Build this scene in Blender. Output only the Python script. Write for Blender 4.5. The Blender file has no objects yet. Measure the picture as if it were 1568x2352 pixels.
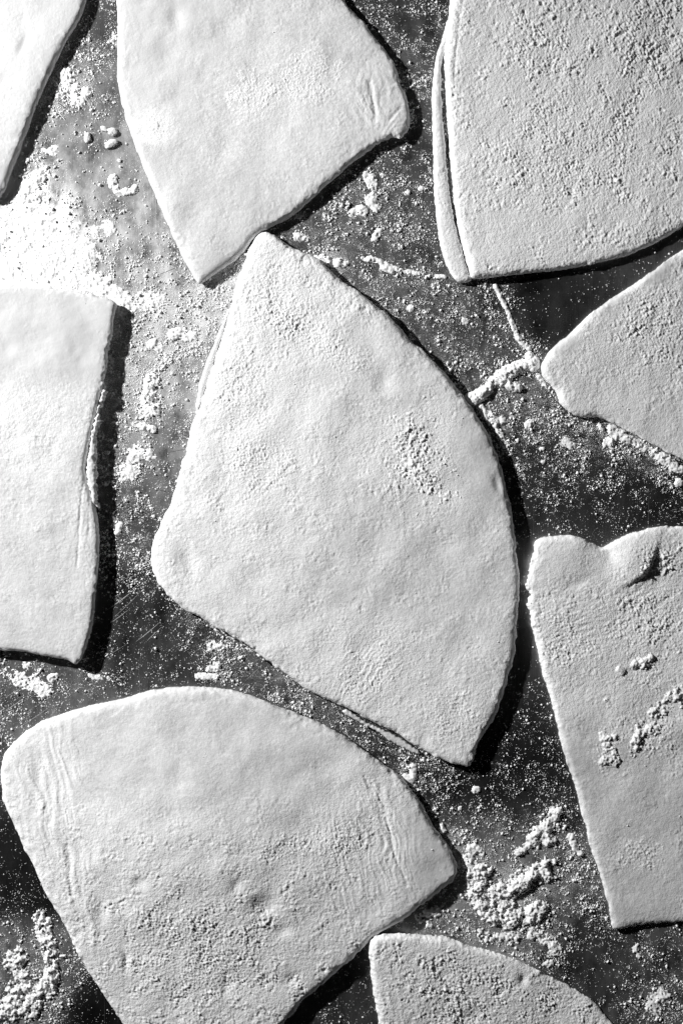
import bpy, math, random
import numpy as np
from mathutils import Vector

# ------------------------------------------------------------------ units
# plan coordinates (u right, v down) are measured in small units of S metres
S = 0.5 / 1568.0
CU, CV = 784.0, 1176.0
def WX(u): return (u - CU) * S
def WY(v): return (CV - v) * S

scene = bpy.context.scene
# ------------------------------------------------------------------ camera
LENS = 60.0
H = LENS / 36.0 * 0.75
cam_d = bpy.data.cameras.new('camera')
cam_d.lens = LENS
cam_d.sensor_fit = 'VERTICAL'
cam_d.sensor_height = 36.0
cam_d.sensor_width = 24.0
cam_d.clip_end = 50.0
cam_d.clip_start = 0.01
cam = bpy.data.objects.new('camera', cam_d)
cam.location = (0, 0, H + 0.005)
scene.collection.objects.link(cam)
scene.camera = cam
# ------------------------------------------------------------------ world (dim studio)
world = bpy.data.worlds.new('World')
scene.world = world
world.use_nodes = True
bg = world.node_tree.nodes['Background']
bg.inputs['Color'].default_value = (1, 1, 1, 1)
bg.inputs['Strength'].default_value = 0.003
# ------------------------------------------------------------------ lamps
def aim(o, target):
    d = Vector(target) - o.location
    o.rotation_euler = d.to_track_quat('-Z', 'Y').to_euler()
key_d = bpy.data.lights.new('key_lamp', 'SPOT')
key_d.energy = 240.0
key_d.shadow_soft_size = 0.034
key_d.spot_size = math.radians(50)
key_d.spot_blend = 1.0
key = bpy.data.objects.new('key_lamp', key_d)
key.location = (WX(-3600), WY(-1250), 2500 * S)
scene.collection.objects.link(key)
aim(key, (WX(120), WY(880), 0))
# an added weak lamp above the left edge, lending the steel a small mirrored glow
K = 0.80
gl_d = bpy.data.lights.new('added_glare_lamp', 'AREA')
gl_d.shape = 'DISK'
gl_d.size = 0.16
gl_d.energy = 0.10
gl = bpy.data.objects.new('added_glare_lamp', gl_d)
GU, GV = -60.0, 590.0
gl.location = (WX(GU + (GU - CU) * K), WY(GV + (GV - CV) * K), H * K)
scene.collection.objects.link(gl)
aim(gl, (WX(GU), WY(GV), 0))
# ------------------------------------------------------------------ exposure
vs = scene.view_settings
vs.view_transform = 'Standard'
vs.look = 'None'
vs.exposure = 0.0
vs.gamma = 1.0
vs.use_curve_mapping = False

rng = np.random.default_rng(7)

# ------------------------------------------------------------------ uniform noise raster (2 units a pixel)
U0, U1, V0, V1 = -460, 2060, -400, 2760
NU, NV = (U1 - U0) // 2, (V1 - V0) // 2
fu = np.fft.rfftfreq(NU, d=2.0)[None, :]
fv = np.fft.fftfreq(NV, d=2.0)[:, None]
FR = np.sqrt(fu ** 2 + fv ** 2)
def fft_noise(filt, seed):
    r = np.random.default_rng(seed)
    w = np.fft.rfft2(r.standard_normal((NV, NU)).astype(np.float32))
    o = np.fft.irfft2(w * filt, s=(NV, NU))
    return (o / o.std()).astype(np.float32)
def band(lam, bw=0.45, seed=0):
    with np.errstate(divide='ignore'):
        l = np.log(np.maximum(FR, 1e-9) * lam)
    return fft_noise(np.exp(-l ** 2 / (2 * bw ** 2)), seed)
def low(lam, seed=0, p=1.8):
    return fft_noise(1.0 / (1.0 + (FR * lam) ** 2) ** (p / 2) * (FR > 0), seed)
def streak(lam, ratio, ang, seed=0, bw=0.5):
    # ridges running along the direction ang (degrees, v down) of spacing lam
    a = math.radians(ang)
    fl = fu * math.cos(a) + fv * math.sin(a)
    fp = -fu * math.sin(a) + fv * math.cos(a)
    l = np.log(np.maximum(np.abs(fp), 1e-9) * lam)
    return fft_noise(np.exp(-l ** 2 / (2 * bw ** 2)) * np.exp(-(fl * lam * ratio) ** 2), seed)
N_peb = band(11, 0.40, 1)
N_peb2 = band(19, 0.45, 2)
N_fine = band(6.5, 0.35, 3)
N_mid = band(48, 0.5, 4)
N_big = band(170, 0.5, 5)
N_lump = band(26, 0.35, 6)
N_mask = low(220, 8)
N_mask2 = band(90, 0.6, 9)
N_sm = low(40, 10, 2.2)
N_frac = low(70, 11, 1.55)
N_frac2 = low(24, 12, 1.3)

def sample(N, u, v):
    i = ((v - V0) / 2.0).astype(int) % NV      # the noise rasters tile
    j = ((u - U0) / 2.0).astype(int) % NU
    return N[i, j]

# ------------------------------------------------------------------ shared tensor grid: fine in view, coarser outside
def axis(a0, f0, f1, a1, fine=2.0, coarse=7.0):
    return np.concatenate([np.arange(a0, f0, coarse), np.arange(f0, f1, fine), np.arange(f1, a1, coarse)])
GXu = axis(-446, -20, 1590, 2040)
GYv = axis(-386, -20, 2374, 2740)
NGU, NGV = len(GXu), len(GYv)
BASE = np.zeros((NGV, NGU), np.float32)       # top height of whatever lies there, units
COVER = np.full((NGV, NGU), -50.0, np.float32)  # signed distance into the nearest dough

# ------------------------------------------------------------------ mesh helpers
def link(name, me, parent=None):
    o = bpy.data.objects.new(name, me)
    scene.collection.objects.link(o)
    if parent is not None:
        o.parent = parent
    return o
def raw_mesh(name, co, faces_flat, counts, mat, smooth=True):
    me = bpy.data.meshes.new(name)
    me.vertices.add(len(co))
    me.vertices.foreach_set('co', np.ascontiguousarray(co, np.float32).ravel())
    me.loops.add(len(faces_flat))
    me.loops.foreach_set('vertex_index', np.ascontiguousarray(faces_flat, np.int32))
    me.polygons.add(len(counts))
    starts = np.concatenate([[0], np.cumsum(counts)[:-1]]).astype(np.int32)
    me.polygons.foreach_set('loop_start', starts)
    me.polygons.foreach_set('use_smooth', np.full(len(counts), smooth, dtype=bool))
    me.update(calc_edges=True)
    me.validate()
    me.materials.append(mat)
    return me
def to_world(u, v, z):
    return np.stack([(u - CU) * S, (CV - v) * S, z * S], -1)

def smooth_poly(pts, step=5.0, closed=True):
    P = np.array(pts, float)
    n = len(P)
    out = []
    for i in range(n):
        p0, p1, p2, p3 = P[i - 1], P[i], P[(i + 1) % n], P[(i + 2) % n]
        d = np.linalg.norm(p2 - p1)
        m = max(1, int(d / step))
        t = (np.arange(m) / m)[:, None]
        # centripetal-ish: damp tangents so corners stay fairly crisp
        k = 0.38
        dl = np.linalg.norm(p1 - p0) + 1e-6
        dr = np.linalg.norm(p3 - p2) + 1e-6
        t1 = k * (p2 - p0) * min(1.0, 2 * d / (dl + d))
        t2 = k * (p3 - p1) * min(1.0, 2 * d / (dr + d))
        h00 = 2 * t ** 3 - 3 * t ** 2 + 1; h10 = t ** 3 - 2 * t ** 2 + t
        h01 = -2 * t ** 3 + 3 * t ** 2; h11 = t ** 3 - t ** 2
        out.append(h00 * p1 + h10 * t1 + h01 * p2 + h11 * t2)
    return np.concatenate(out)

def sdf_exact(P, U, V):
    # positive inside
    A = P; B = np.roll(P, -1, 0)
    u = U.ravel(); v = V.ravel()
    res = np.empty(len(u))
    e = B - A
    ee = (e ** 2).sum(1) + 1e-9
    CH = 20000
    for s in range(0, len(u), CH):
        uu = u[s:s + CH, None]; vv = v[s:s + CH, None]
        du = uu - A[:, 0]; dv = vv - A[:, 1]
        t = np.clip((du * e[:, 0] + dv * e[:, 1]) / ee, 0, 1)
        d2 = (du - t * e[:, 0]) ** 2 + (dv - t * e[:, 1]) ** 2
        cond = (A[:, 1] > vv) != (B[:, 1] > vv)
        xint = A[:, 0] + (vv - A[:, 1]) * e[:, 0] / np.where(np.abs(e[:, 1]) < 1e-9, 1e-9, e[:, 1])
        ins = (cond & (uu < xint)).sum(1) % 2 == 1
        d = np.sqrt(d2.min(1))
        res[s:s + CH] = np.where(ins, d, -d)
    return res.reshape(U.shape)

def sdf_grid(P, us, vs_, cell=5.0):
    cu = np.arange(us[0] - cell, us[-1] + 2 * cell, cell)
    cv = np.arange(vs_[0] - cell, vs_[-1] + 2 * cell, cell)
    C = sdf_exact(P, *np.meshgrid(cu, cv))
    fi = (us - cu[0]) / cell; i0 = fi.astype(int); a = fi - i0
    fj = (vs_ - cv[0]) / cell; j0 = fj.astype(int); b = fj - j0
    top = C[j0][:, i0] * (1 - a) + C[j0][:, i0 + 1] * a
    bot = C[j0 + 1][:, i0] * (1 - a) + C[j0 + 1][:, i0 + 1] * a
    return top * (1 - b[:, None]) + bot * b[:, None]

def bbox_slice(P, pad):
    iu0 = max(0, np.searchsorted(GXu, P[:, 0].min() - pad)); iu1 = min(NGU, np.searchsorted(GXu, P[:, 0].max() + pad))
    iv0 = max(0, np.searchsorted(GYv, P[:, 1].min() - pad)); iv1 = min(NGV, np.searchsorted(GYv, P[:, 1].max() + pad))
    return iu0, iu1, iv0, iv1

def patch_mesh(name, Uu, Vv, Z, keep_v, mat, wall=None, attrs=None, parent=None):
    """build quads of a tensor patch where all four corners are kept; wall=(inset, z) closes the rim to the base"""
    k = keep_v
    q = k[:-1, :-1] & k[1:, :-1] & k[:-1, 1:] & k[1:, 1:]
    jj, ii = np.nonzero(q)
    nu = k.shape[1]
    a = jj * nu + ii; b = (jj + 1) * nu + ii; c = (jj + 1) * nu + ii + 1; d = jj * nu + ii + 1
    F = np.stack([a, b, c, d], 1)
    used, inv = np.unique(F, return_inverse=True)
    F = inv.reshape(F.shape)
    u = Uu.ravel()[used]; v = Vv.ravel()[used]; z = Z.ravel()[used]
    n0 = len(used)
    if wall is not None:
        E = np.concatenate([F[:, [0, 1]], F[:, [1, 2]], F[:, [2, 3]], F[:, [3, 0]]])
        key_ = E[:, 0].astype(np.int64) * n0 + E[:, 1]
        rkey = E[:, 1].astype(np.int64) * n0 + E[:, 0]
        bd = E[~np.isin(key_, rkey)]
        bv, binv = np.unique(bd, return_inverse=True)
        binv = binv.reshape(bd.shape)
        zb = wall(u[bv], v[bv], used[bv])
        u = np.concatenate([u, zb[0]]); v = np.concatenate([v, zb[1]]); z = np.concatenate([z, zb[2]])
        W = np.stack([bd[:, 1], bd[:, 0], n0 + binv[:, 0], n0 + binv[:, 1]], 1)
        F = np.concatenate([F, W])
    co = to_world(u, v, z)
    me = raw_mesh(name, co, F.ravel(), np.full(len(F), 4), mat)
    if attrs:
        for an, arr in attrs.items():
            vals = arr.ravel()[used]
            if wall is not None:
                vals = np.concatenate([vals, vals[bv]])
            at = me.attributes.new(an, 'FLOAT', 'POINT')
            at.data.foreach_set('value', vals.astype(np.float32))
    return link(name, me, parent)

# ------------------------------------------------------------------ materials
def new_mat(name):
    m = bpy.data.materials.new(name)
    m.use_nodes = True
    nt = m.node_tree
    b = nt.nodes['Principled BSDF']
    return m, nt, b
def node(nt, t, **kw):
    n = nt.nodes.new(t)
    for k_, v_ in kw.items():
        if k_.startswith('i_'):
            n.inputs[k_[2:].replace('_', ' ')].default_value = v_
        else:
            setattr(n, k_, v_)
    return n
def grey(x): return (x, x, x, 1)
def ramp(nt, src, pts):
    r = nt.nodes.new('ShaderNodeValToRGB')
    cr = r.color_ramp
    while len(cr.elements) < len(pts): cr.elements.new(0.5)
    for e, (p, c) in zip(cr.elements, pts):
        e.position = p; e.color = grey(c)
    nt.links.new(src, r.inputs[0])
    return r.outputs['Color']
def coords(nt, scale=(1, 1, 1), rot=(0, 0, 0)):
    tc = node(nt, 'ShaderNodeTexCoord')
    mp = node(nt, 'ShaderNodeMapping')
    mp.inputs['Scale'].default_value = scale
    mp.inputs['Rotation'].default_value = rot
    nt.links.new(tc.outputs['Object'], mp.inputs['Vector'])
    return mp.outputs['Vector']
def noise(nt, vec, scale, detail=3.0, rough=0.55):
    n = node(nt, 'ShaderNodeTexNoise')
    n.inputs['Scale'].default_value = scale
    n.inputs['Detail'].default_value = detail
    n.inputs['Roughness'].default_value = rough
    nt.links.new(vec, n.inputs['Vector'])
    return n.outputs['Fac']
def math_(nt, op, a, b=None, clamp=False):
    m = node(nt, 'ShaderNodeMath', operation=op)
    m.use_clamp = clamp
    for k_, x in enumerate((a, b)):
        if x is None: continue
        if isinstance(x, (int, float)): m.inputs[k_].default_value = x
        else: nt.links.new(x, m.inputs[k_])
    return m.outputs[0]
def mixc(nt, fac, a, b):
    m = node(nt, 'ShaderNodeMix', data_type='RGBA')
    nt.links.new(fac, m.inputs[0])
    for x, idx in ((a, 6), (b, 7)):
        if isinstance(x, (int, float)): m.inputs[idx].default_value = grey(x)
        else: nt.links.new(x, m.inputs[idx])
    return m.outputs[2]
def mixf(nt, fac, a, b):
    m = node(nt, 'ShaderNodeMix', data_type='FLOAT')
    nt.links.new(fac, m.inputs[0])
    for x, idx in ((a, 2), (b, 3)):
        if isinstance(x, (int, float)): m.inputs[idx].default_value = x
        else: nt.links.new(x, m.inputs[idx])
    return m.outputs[0]
def attr(nt, name):
    a = node(nt, 'ShaderNodeAttribute'); a.attribute_name = name
    return a.outputs['Fac']

def dough_material():
    m, nt, b = new_mat('floured_dough')
    vec = coords(nt)
    fl = attr(nt, 'flour')
    n1 = noise(nt, vec, 420, 4, 0.6)     # powder patches
    n2 = noise(nt, vec, 60, 4, 0.6)
    cov = math_(nt, 'ADD', math_(nt, 'MULTIPLY', n1, 0.9), math_(nt, 'MULTIPLY', n2, 0.6))
    cov = math_(nt, 'ADD', cov, math_(nt, 'MULTIPLY', fl, 1.1))
    cov = math_(nt, 'MULTIPLY', math_(nt, 'SUBTRACT', cov, 0.95), 2.2, True)
    skin = ramp(nt, noise(nt, vec, 35, 5, 0.6), [(0.30, 0.60), (0.70, 0.70)])
    powder = ramp(nt, noise(nt, vec, 900, 2, 0.6), [(0.3, 0.80), (0.7, 0.88)])
    col = mixc(nt, cov, skin, powder)
    # sparse dark bran specks
    vo = node(nt, 'ShaderNodeTexVoronoi'); vo.inputs['Scale'].default_value = 60
    nt.links.new(vec, vo.inputs['Vector'])
    sp = math_(nt, 'LESS_THAN', vo.outputs['Distance'], 0.020)
    cs = node(nt, 'ShaderNodeSeparateColor'); nt.links.new(vo.outputs['Color'], cs.inputs[0])
    sp = math_(nt, 'MULTIPLY', sp, math_(nt, 'GREATER_THAN', cs.outputs[0], 0.82))
    col = mixc(nt, sp, col, 0.10)
    nt.links.new(col, b.inputs['Base Color'])
    nt.links.new(mixf(nt, cov, 0.55, 0.95), b.inputs['Roughness'])
    b.inputs['Specular IOR Level'].default_value = 0.25
    # powder relief finer than the mesh
    g1 = noise(nt, vec, 1100, 2, 0.65)
    g2 = noise(nt, vec, 480, 3, 0.6)
    bh = math_(nt, 'ADD', math_(nt, 'MULTIPLY', g1, 0.6), g2)
    bp = node(nt, 'ShaderNodeBump'); bp.inputs['Distance'].default_value = 0.0009
    st = math_(nt, 'MULTIPLY_ADD', fl, 0.65); nt.nodes[-1].inputs[2].default_value = 0.14
    nt.links.new(st, bp.inputs['Strength'])
    nt.links.new(bh, bp.inputs['Height'])
    nt.links.new(bp.outputs['Normal'], b.inputs['Normal'])
    b.inputs['Subsurface Weight'].default_value = 0.12
    b.inputs['Subsurface Radius'].default_value = (1, 1, 1)
    b.inputs['Subsurface Scale'].default_value = 0.0012
    return m

def flour_material():
    m, nt, b = new_mat('white_flour')
    vec = coords(nt)
    col = ramp(nt, noise(nt, vec, 700, 3, 0.6), [(0.3, 0.88), (0.7, 0.94)])
    nt.links.new(col, b.inputs['Base Color'])
    b.inputs['Roughness'].default_value = 1.0
    b.inputs['Specular IOR Level'].default_value = 0.05
    bp = node(nt, 'ShaderNodeBump'); bp.inputs['Distance'].default_value = 0.0006
    bp.inputs['Strength'].default_value = 0.35
    nt.links.new(noise(nt, vec, 1300, 2, 0.6), bp.inputs['Height'])
    nt.links.new(bp.outputs['Normal'], b.inputs['Normal'])
    return m

def steel_material():
    m, nt, b = new_mat('worn_brushed_steel')
    b.inputs['Metallic'].default_value = 1.0
    dust = attr(nt, 'dust')
    grain = noise(nt, coords(nt, (1400, 45, 1)), 1.0, 3, 0.6)           # vertical brushing
    grain2 = noise(nt, coords(nt, (60, 1500, 1), (0, 0, math.radians(4))), 1.0, 3, 0.6)
    cloud = noise(nt, coords(nt), 9, 5, 0.6)
    colr = ramp(nt, cloud, [(0.36, 0.025), (0.66, 0.30)])
    gmul = math_(nt, 'ADD', math_(nt, 'MULTIPLY', grain, 0.9), math_(nt, 'MULTIPLY', grain2, 0.35))
    gmul = math_(nt, 'ADD', gmul, 0.35)
    cm = node(nt, 'ShaderNodeVectorMath', operation='SCALE')
    nt.links.new(colr, cm.inputs[0]); nt.links.new(gmul, cm.inputs['Scale'])
    # single scratches: very stretched noise, thresholded
    def scratches(angle, sc, lo):
        v_ = coords(nt, (sc, 9.0, 1), (0, 0, math.radians(angle)))
        s_ = noise(nt, v_, 1.0, 1, 0.4)
        return math_(nt, 'MULTIPLY', math_(nt, 'SUBTRACT', s_, lo), 14.0, True)
    sL = math_(nt, 'ADD', scratches(-52, 420, 0.735), scratches(-44, 560, 0.75), True)
    sD = math_(nt, 'ADD', scratches(86, 380, 0.725), scratches(35, 500, 0.75), True)
    col = mixc(nt, sD, cm.outputs[0], 0.05)
    col = mixc(nt, sL, col, 0.75)
    # powder film, with the steel's glare painted in as white
    f1 = noise(nt, coords(nt), 1500, 2, 0.7)
    f2 = noise(nt, coords(nt), 120, 4, 0.65)
    film = math_(nt, 'ADD', math_(nt, 'MULTIPLY', f1, 0.75), math_(nt, 'MULTIPLY', f2, 0.35))
    film = math_(nt, 'ADD', film, math_(nt, 'MULTIPLY', dust, 0.34))
    film = math_(nt, 'MULTIPLY', math_(nt, 'SUBTRACT', film, 0.80), 8.0, True)
    film = math_(nt, 'MULTIPLY', film, math_(nt, 'MULTIPLY', dust, 1.3), True)
    hz = attr(nt, 'dust_glare_film')  # thin flour dust plus painted glare, strongest at the left
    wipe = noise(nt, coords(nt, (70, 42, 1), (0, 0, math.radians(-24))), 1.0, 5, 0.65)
    dglare_f = math_(nt, 'MULTIPLY', hz, math_(nt, 'ADD', math_(nt, 'MULTIPLY', math_(nt, 'SUBTRACT', wipe, 0.36), 3.2, True), math_(nt, 'MULTIPLY', grain, 0.35)), True)
    film = math_(nt, 'MAXIMUM', film, dglare_f)
    nt.links.new(col, b.inputs['Base Color'])
    rr = ramp(nt, noise(nt, coords(nt), 22, 4, 0.6), [(0.3, 0.35), (0.7, 0.40)])
    nt.links.new(rr, b.inputs['Roughness'])
    bp = node(nt, 'ShaderNodeBump'); bp.inputs['Distance'].default_value = 0.0001
    bp.inputs['Strength'].default_value = 0.22
    nt.links.new(gmul, bp.inputs['Height'])
    nt.links.new(bp.outputs['Normal'], b.inputs['Normal'])
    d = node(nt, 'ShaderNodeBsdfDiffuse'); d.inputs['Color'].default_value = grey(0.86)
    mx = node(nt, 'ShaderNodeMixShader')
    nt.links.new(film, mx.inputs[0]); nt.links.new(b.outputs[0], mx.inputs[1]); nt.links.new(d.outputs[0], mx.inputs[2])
    nt.links.new(mx.outputs[0], nt.nodes['Material Output'].inputs['Surface'])
    return m

M_dough = dough_material()
M_flour = flour_material()
M_steel = steel_material()

# ------------------------------------------------------------------ dough
GU_, GV_ = np.meshgrid(GXu, GYv)
def gauss(U, V, u, v, ru, rv, ang=0.0, p=2):
    a = math.radians(ang)
    du = U - u; dv = V - v
    x = (du * math.cos(a) + dv * math.sin(a)) / ru
    y = (-du * math.sin(a) + dv * math.cos(a)) / rv
    return np.exp(-(x * x + y * y) ** (p / 2))

STREAKS = {}
def get_streak(lam, ratio, ang):
    k_ = (lam, ratio, ang)
    if k_ not in STREAKS:
        STREAKS[k_] = streak(lam, ratio, ang, seed=100 + len(STREAKS))
    return STREAKS[k_]

def build_dough(name, outline, T, r, parent, peb, flour, feats=(), jag=0.7, bigamp=1.6, base_edge=0.36, step=5.0,
                jag_spots=(), record=True, midamp=0.8, shift=0):
    P = smooth_poly(outline, step)
    iu0, iu1, iv0, iv1 = bbox_slice(P, 10)
    us = GXu[iu0:iu1]; vs_ = GYv[iv0:iv1]
    U, V = np.meshgrid(us, vs_)
    D = sdf_grid(P, us, vs_)
    Us, Vs = (U + 37 * shift), (V + 61 * shift)
    n_pe = sample(N_peb, Us, Vs); n_pe2 = sample(N_peb2, Us, Vs); n_fi = sample(N_fine, Us, Vs)
    n_mi = sample(N_mid, Us, Vs); n_bi = sample(N_big, Us, Vs)
    jagm = jag
    for (ju, jv, jr, ja) in jag_spots:
        jagm = jagm + ja * gauss(U, V, ju, jv, jr, jr)
    D = D + jagm * (0.32 * n_pe + 0.5 * n_pe2) * np.exp(-np.abs(D) / 12.0) + 0.6 * n_mi * np.exp(-np.abs(D) / 25.0)
    # rim snapping
    gv, gu = np.gradient(D, vs_, us)
    g = np.sqrt(gu ** 2 + gv ** 2) + 1e-6
    cell = np.where((U > -24) & (U < 1592) & (V > -24) & (V < 2376), 2.0, 7.0)
    near = (D < 0) & (D > -cell * 0.95)
    mv = np.where(near, -D / g, 0)
    mv = np.clip(mv, 0, cell)
    U2 = U + mv * gu / g; V2 = V + mv * gv / g
    D2 = np.where(near, 0.0, D)
    keep = D2 >= 0
    # top profile
    rr = r * np.clip(1 + 0.28 * n_mi + 0.15 * n_bi, 0.5, 1.7)
    q = np.clip(D2 / rr, 0, 1)
    q2 = np.clip(D2 / (rr * 3.2), 0, 1); q2 = 1 - (1 - q2) ** 2
    be = np.clip(base_edge + 0.08 * n_mi + 0.12 * n_bi, 0.15, 0.8)
    prof = be + (1 - be) * (0.80 * np.sqrt(1 - (1 - q) ** 2) + 0.20 * q2)
    lift = 1.0
    Z = T * np.ones_like(D2)
    fade = np.clip(D2 / (r * 0.9), 0, 1)
    F = flour(U, V) if callable(flour) else flour * np.ones_like(U)
    Pm = peb(U, V) if callable(peb) else peb * np.ones_like(U)
    Z += 0.42 * bigamp * n_bi + 0.17 * midamp * n_mi
    Pm = Pm * np.clip(0.85 + 0.40 * sample(N_mask2, Us, Vs) + 0.25 * sample(N_mask, Us, Vs), 0.2, 1.9)
    Pm = 0.9 * Pm ** 1.25
    fr2 = sample(N_frac2, Us, Vs)
    relief = Pm * (0.20 * n_pe + 0.15 * n_pe2 + 0.23 * n_fi + 0.20 * fr2 + 0.20 * sample(N_lump, Us, Vs))
    relief += Pm * 0.14 * np.maximum(n_pe2 + 0.4 * n_pe - 0.9, 0)
    for f in feats:
        k_ = f[0]
        if k_ == 'dent':
            _, fu_, fv_, ru, rv, ang, dep = f
            Z -= 1.7 * dep * gauss(U, V, fu_, fv_, ru, rv, ang)
        elif k_ == 'hump':
            _, fu_, fv_, ru, rv, hh = f
            Z += hh * gauss(U, V, fu_, fv_, ru, rv)
        elif k_ == 'tilt':
            _, fu_, fv_, tu, tv = f
            Z += np.clip(tu * (U - fu_) + tv * (V - fv_), -17, 17)
        elif k_ == 'powder':
            _, fu_, fv_, ru, rv, ang, amp = f
            g_ = gauss(U, V, fu_, fv_, ru, rv, ang, 3)
            fr = sample(N_frac, Us, Vs)
            pw = np.clip(0.5 * fr + 0.8 * fr2 + 0.5 * n_pe + 1.9 * g_ - 1.5, 0, 1.5)
            pw = pw * np.clip(g_ * 2.5, 0, 1)
            relief += 0.45 * amp * pw + 0.35 * g_ * n_fi
            F = F + 0.8 * np.clip(pw * 2, 0, 1)
        elif k_ == 'wrinkle':
            _, fu_, fv_, ru, rv, ang, lam, amp, dirn = f
            wu = U + 6 * n_bi; wv = V + 0 * U
            s_ = sample(get_streak(lam, 3.2, dirn), wu, wv)
            s2 = sample(get_streak(lam * 0.7, 4.0, dirn), wu, wv)
            brk = np.clip(0.55 + 0.5 * n_bi + 0.35 * n_mi, 0, 1.4)
            s_ = 0.42 * s_ - 1.05 * np.exp(-((s_ + 0.12 * n_pe) / 0.30) ** 2) * brk - 0.45 * np.exp(-((s2 + 0.15 * n_pe) / 0.25) ** 2) * np.clip(1.1 - brk, 0, 1)
            relief += 0.62 * amp * s_ * gauss(U, V, fu_, fv_, ru, rv, ang, 2)
        elif k_ == 'step':   # soft lip along a polyline: raised on its upper-left side, falls off to the lower right
            _, pts, w, hgt = f
            best = np.full(U.shape, 1e9); side = np.zeros(U.shape)
            for (a_, b_) in zip(pts[:-1], pts[1:]):
                eu, ev = b_[0] - a_[0], b_[1] - a_[1]
                L2 = eu * eu + ev * ev
                t = np.clip(((U - a_[0]) * eu + (V - a_[1]) * ev) / L2, 0, 1)
                du = U - a_[0] - t * eu; dv = V - a_[1] - t * ev
                dd = np.sqrt(du * du + dv * dv)
                sg = np.sign(eu * (V - a_[1]) - ev * (U - a_[0]))
                m_ = dd < best
                best = np.where(m_, dd, best); side = np.where(m_, sg, side)
            hgt = hgt * gauss(U, V, 1468, 1298, 62, 62, 0, 3)
            sd = -best * side + 1.2 * n_pe
            Z += hgt * np.exp(-np.clip(-sd, 0, None) / w) * (sd < 0) + hgt * (1 - np.clip(sd / 11.0, 0, 1) ** 1.6) * (sd >= 0) * (best < 60)
            relief -= 0.20 * hgt * np.exp(-((sd - 10) / 2.5) ** 2)
        elif k_ == 'crease':
            _, pts, w, dep = f
            best = np.full(U.shape, 1e9)
            for (a_, b_) in zip(pts[:-1], pts[1:]):
                eu, ev = b_[0] - a_[0], b_[1] - a_[1]
                t = np.clip(((U - a_[0]) * eu + (V - a_[1]) * ev) / (eu * eu + ev * ev), 0, 1)
                best = np.minimum(best, np.hypot(U - a_[0] - t * eu, V - a_[1] - t * ev))
            relief -= dep * np.exp(-((best + 0.5 * n_pe) / w) ** 2)
    Z = Z * prof + relief * (0.10 + 0.90 * fade)
    Z = np.maximum(Z, 0.6)
    zb = Z.ravel()
    gu_f = (gu / g).ravel(); gv_f = (gv / g).ravel()
    def wall(u_, v_, idx):
        ins = 6.0
        return u_ + gu_f[idx] * ins, v_ + gv_f[idx] * ins, np.zeros_like(u_)
    o = patch_mesh(name, U2, V2, Z, keep, M_dough, wall, {'flour': np.clip(F, 0, 1)}, parent)
    if record:
        sub = BASE[iv0:iv1, iu0:iu1]
        np.copyto(sub, np.maximum(sub, np.where(keep, Z, 0)))
        sub = COVER[iv0:iv1, iu0:iu1]
        np.copyto(sub, np.maximum(sub, D))
    return o

def dough_thing(label, cu, cv):
    e = bpy.data.objects.new('dough_piece', None)
    e.empty_display_size = 0.02
    e.location = (0, 0, 0)
    scene.collection.objects.link(e)
    e['label'] = label; e['category'] = 'raw dough'; e['group'] = 'cut pieces of raw dough on the steel top'
    return e
def recentre(e, cu, cv):
    # put the empty at the base of its piece without moving the meshes
    L = Vector((WX(cu), WY(cv), 0))
    e.location = L
    for c in e.children:
        c.data.transform(__import__('mathutils').Matrix.Translation(-L))

def field(pts, base=0.0):
    """smooth blend of control values (u, v, radius, value) over a base value"""
    def f(U, V):
        w = np.full(U.shape, 0.02); a = np.full(U.shape, 0.02 * base)
        for (u, v, r_, val) in pts:
            g_ = np.exp(-((U - u) ** 2 + (V - v) ** 2) / (r_ * r_))
            w = w + g_; a = a + g_ * val
        return a / w
    return f

# A: top left corner
eA = dough_thing('smooth pale dough piece cut off by the upper left corner of the photo', -60, 100)
build_dough('dough_sheet', [(198,0),(190,30),(172,65),(145,108),(125,150),(102,200),(80,255),(55,320),(30,385),(10,440),(-2,455),(-14,462),
    (-60,450),(-300,330),(-400,250),(-420,-100),(-300,-320),(0,-350),(160,-300),(215,-160),(206,-50)],
    25, 13, eA, 0.28, 0.12, feats=[('dent',55,105,10,22,20,1.6)], bigamp=1.6, shift=1, jag=0.5)
recentre(eA, -100, 50)

# B: top centre
eB = dough_thing('smooth dough piece at the top, tapering to a corner above the large centre piece', 600, 200)
build_dough('dough_sheet', [(267,0),(268,30),(270,75),(268,140),(272,200),(285,260),(300,305),(320,360),(345,420),(370,480),(395,540),(415,580),(435,620),(450,645),
    (457,651),(466,649),(500,625),(540,597),(565,572),(580,551),(600,533),(620,522),(645,510),(675,492),(710,462),(750,425),(784,397),(800,380),(834,355),(869,330),(899,316),(919,318),(934,302),
    (941,280),(940,250),(931,215),(916,185),(909,155),(889,120),(864,90),(839,55),(819,35),(799,10),(786,-8),(750,-70),(700,-220),(600,-330),(440,-340),(320,-280),(272,-140)],
    25, 15, eB, field([(700,200,200,0.42),(400,60,150,0.28),(350,300,120,0.2),(500,450,160,0.36),(760,330,90,0.45),(850,60,80,0.3)],0.3),
    field([(700,200,200,0.35),(350,100,150,0.08),(620,240,90,0.5),(500,500,120,0.2),(358,290,30,0.9)],0.2),
    feats=[('dent',405,48,16,26,-10,2.2),('dent',330,8,20,10,0,1.0),('wrinkle',855,230,40,75,15,26,1.5,80),('wrinkle',905,285,30,34,0,17,1.3,118),
           ('wrinkle',790,350,70,50,-30,24,0.4,125),
           ('powder',585,215,60,45,0,1.0),('powder',358,290,18,34,0,1.6),('powder',700,180,80,60,0,0.8),('crease',[(848,190),(858,235),(862,275)],5,2.2),('crease',[(895,278),(908,262),(920,250)],4,1.6)],
    bigamp=1.7, shift=2, jag=0.5, jag_spots=[(870,325,60,1.4)])
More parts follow.
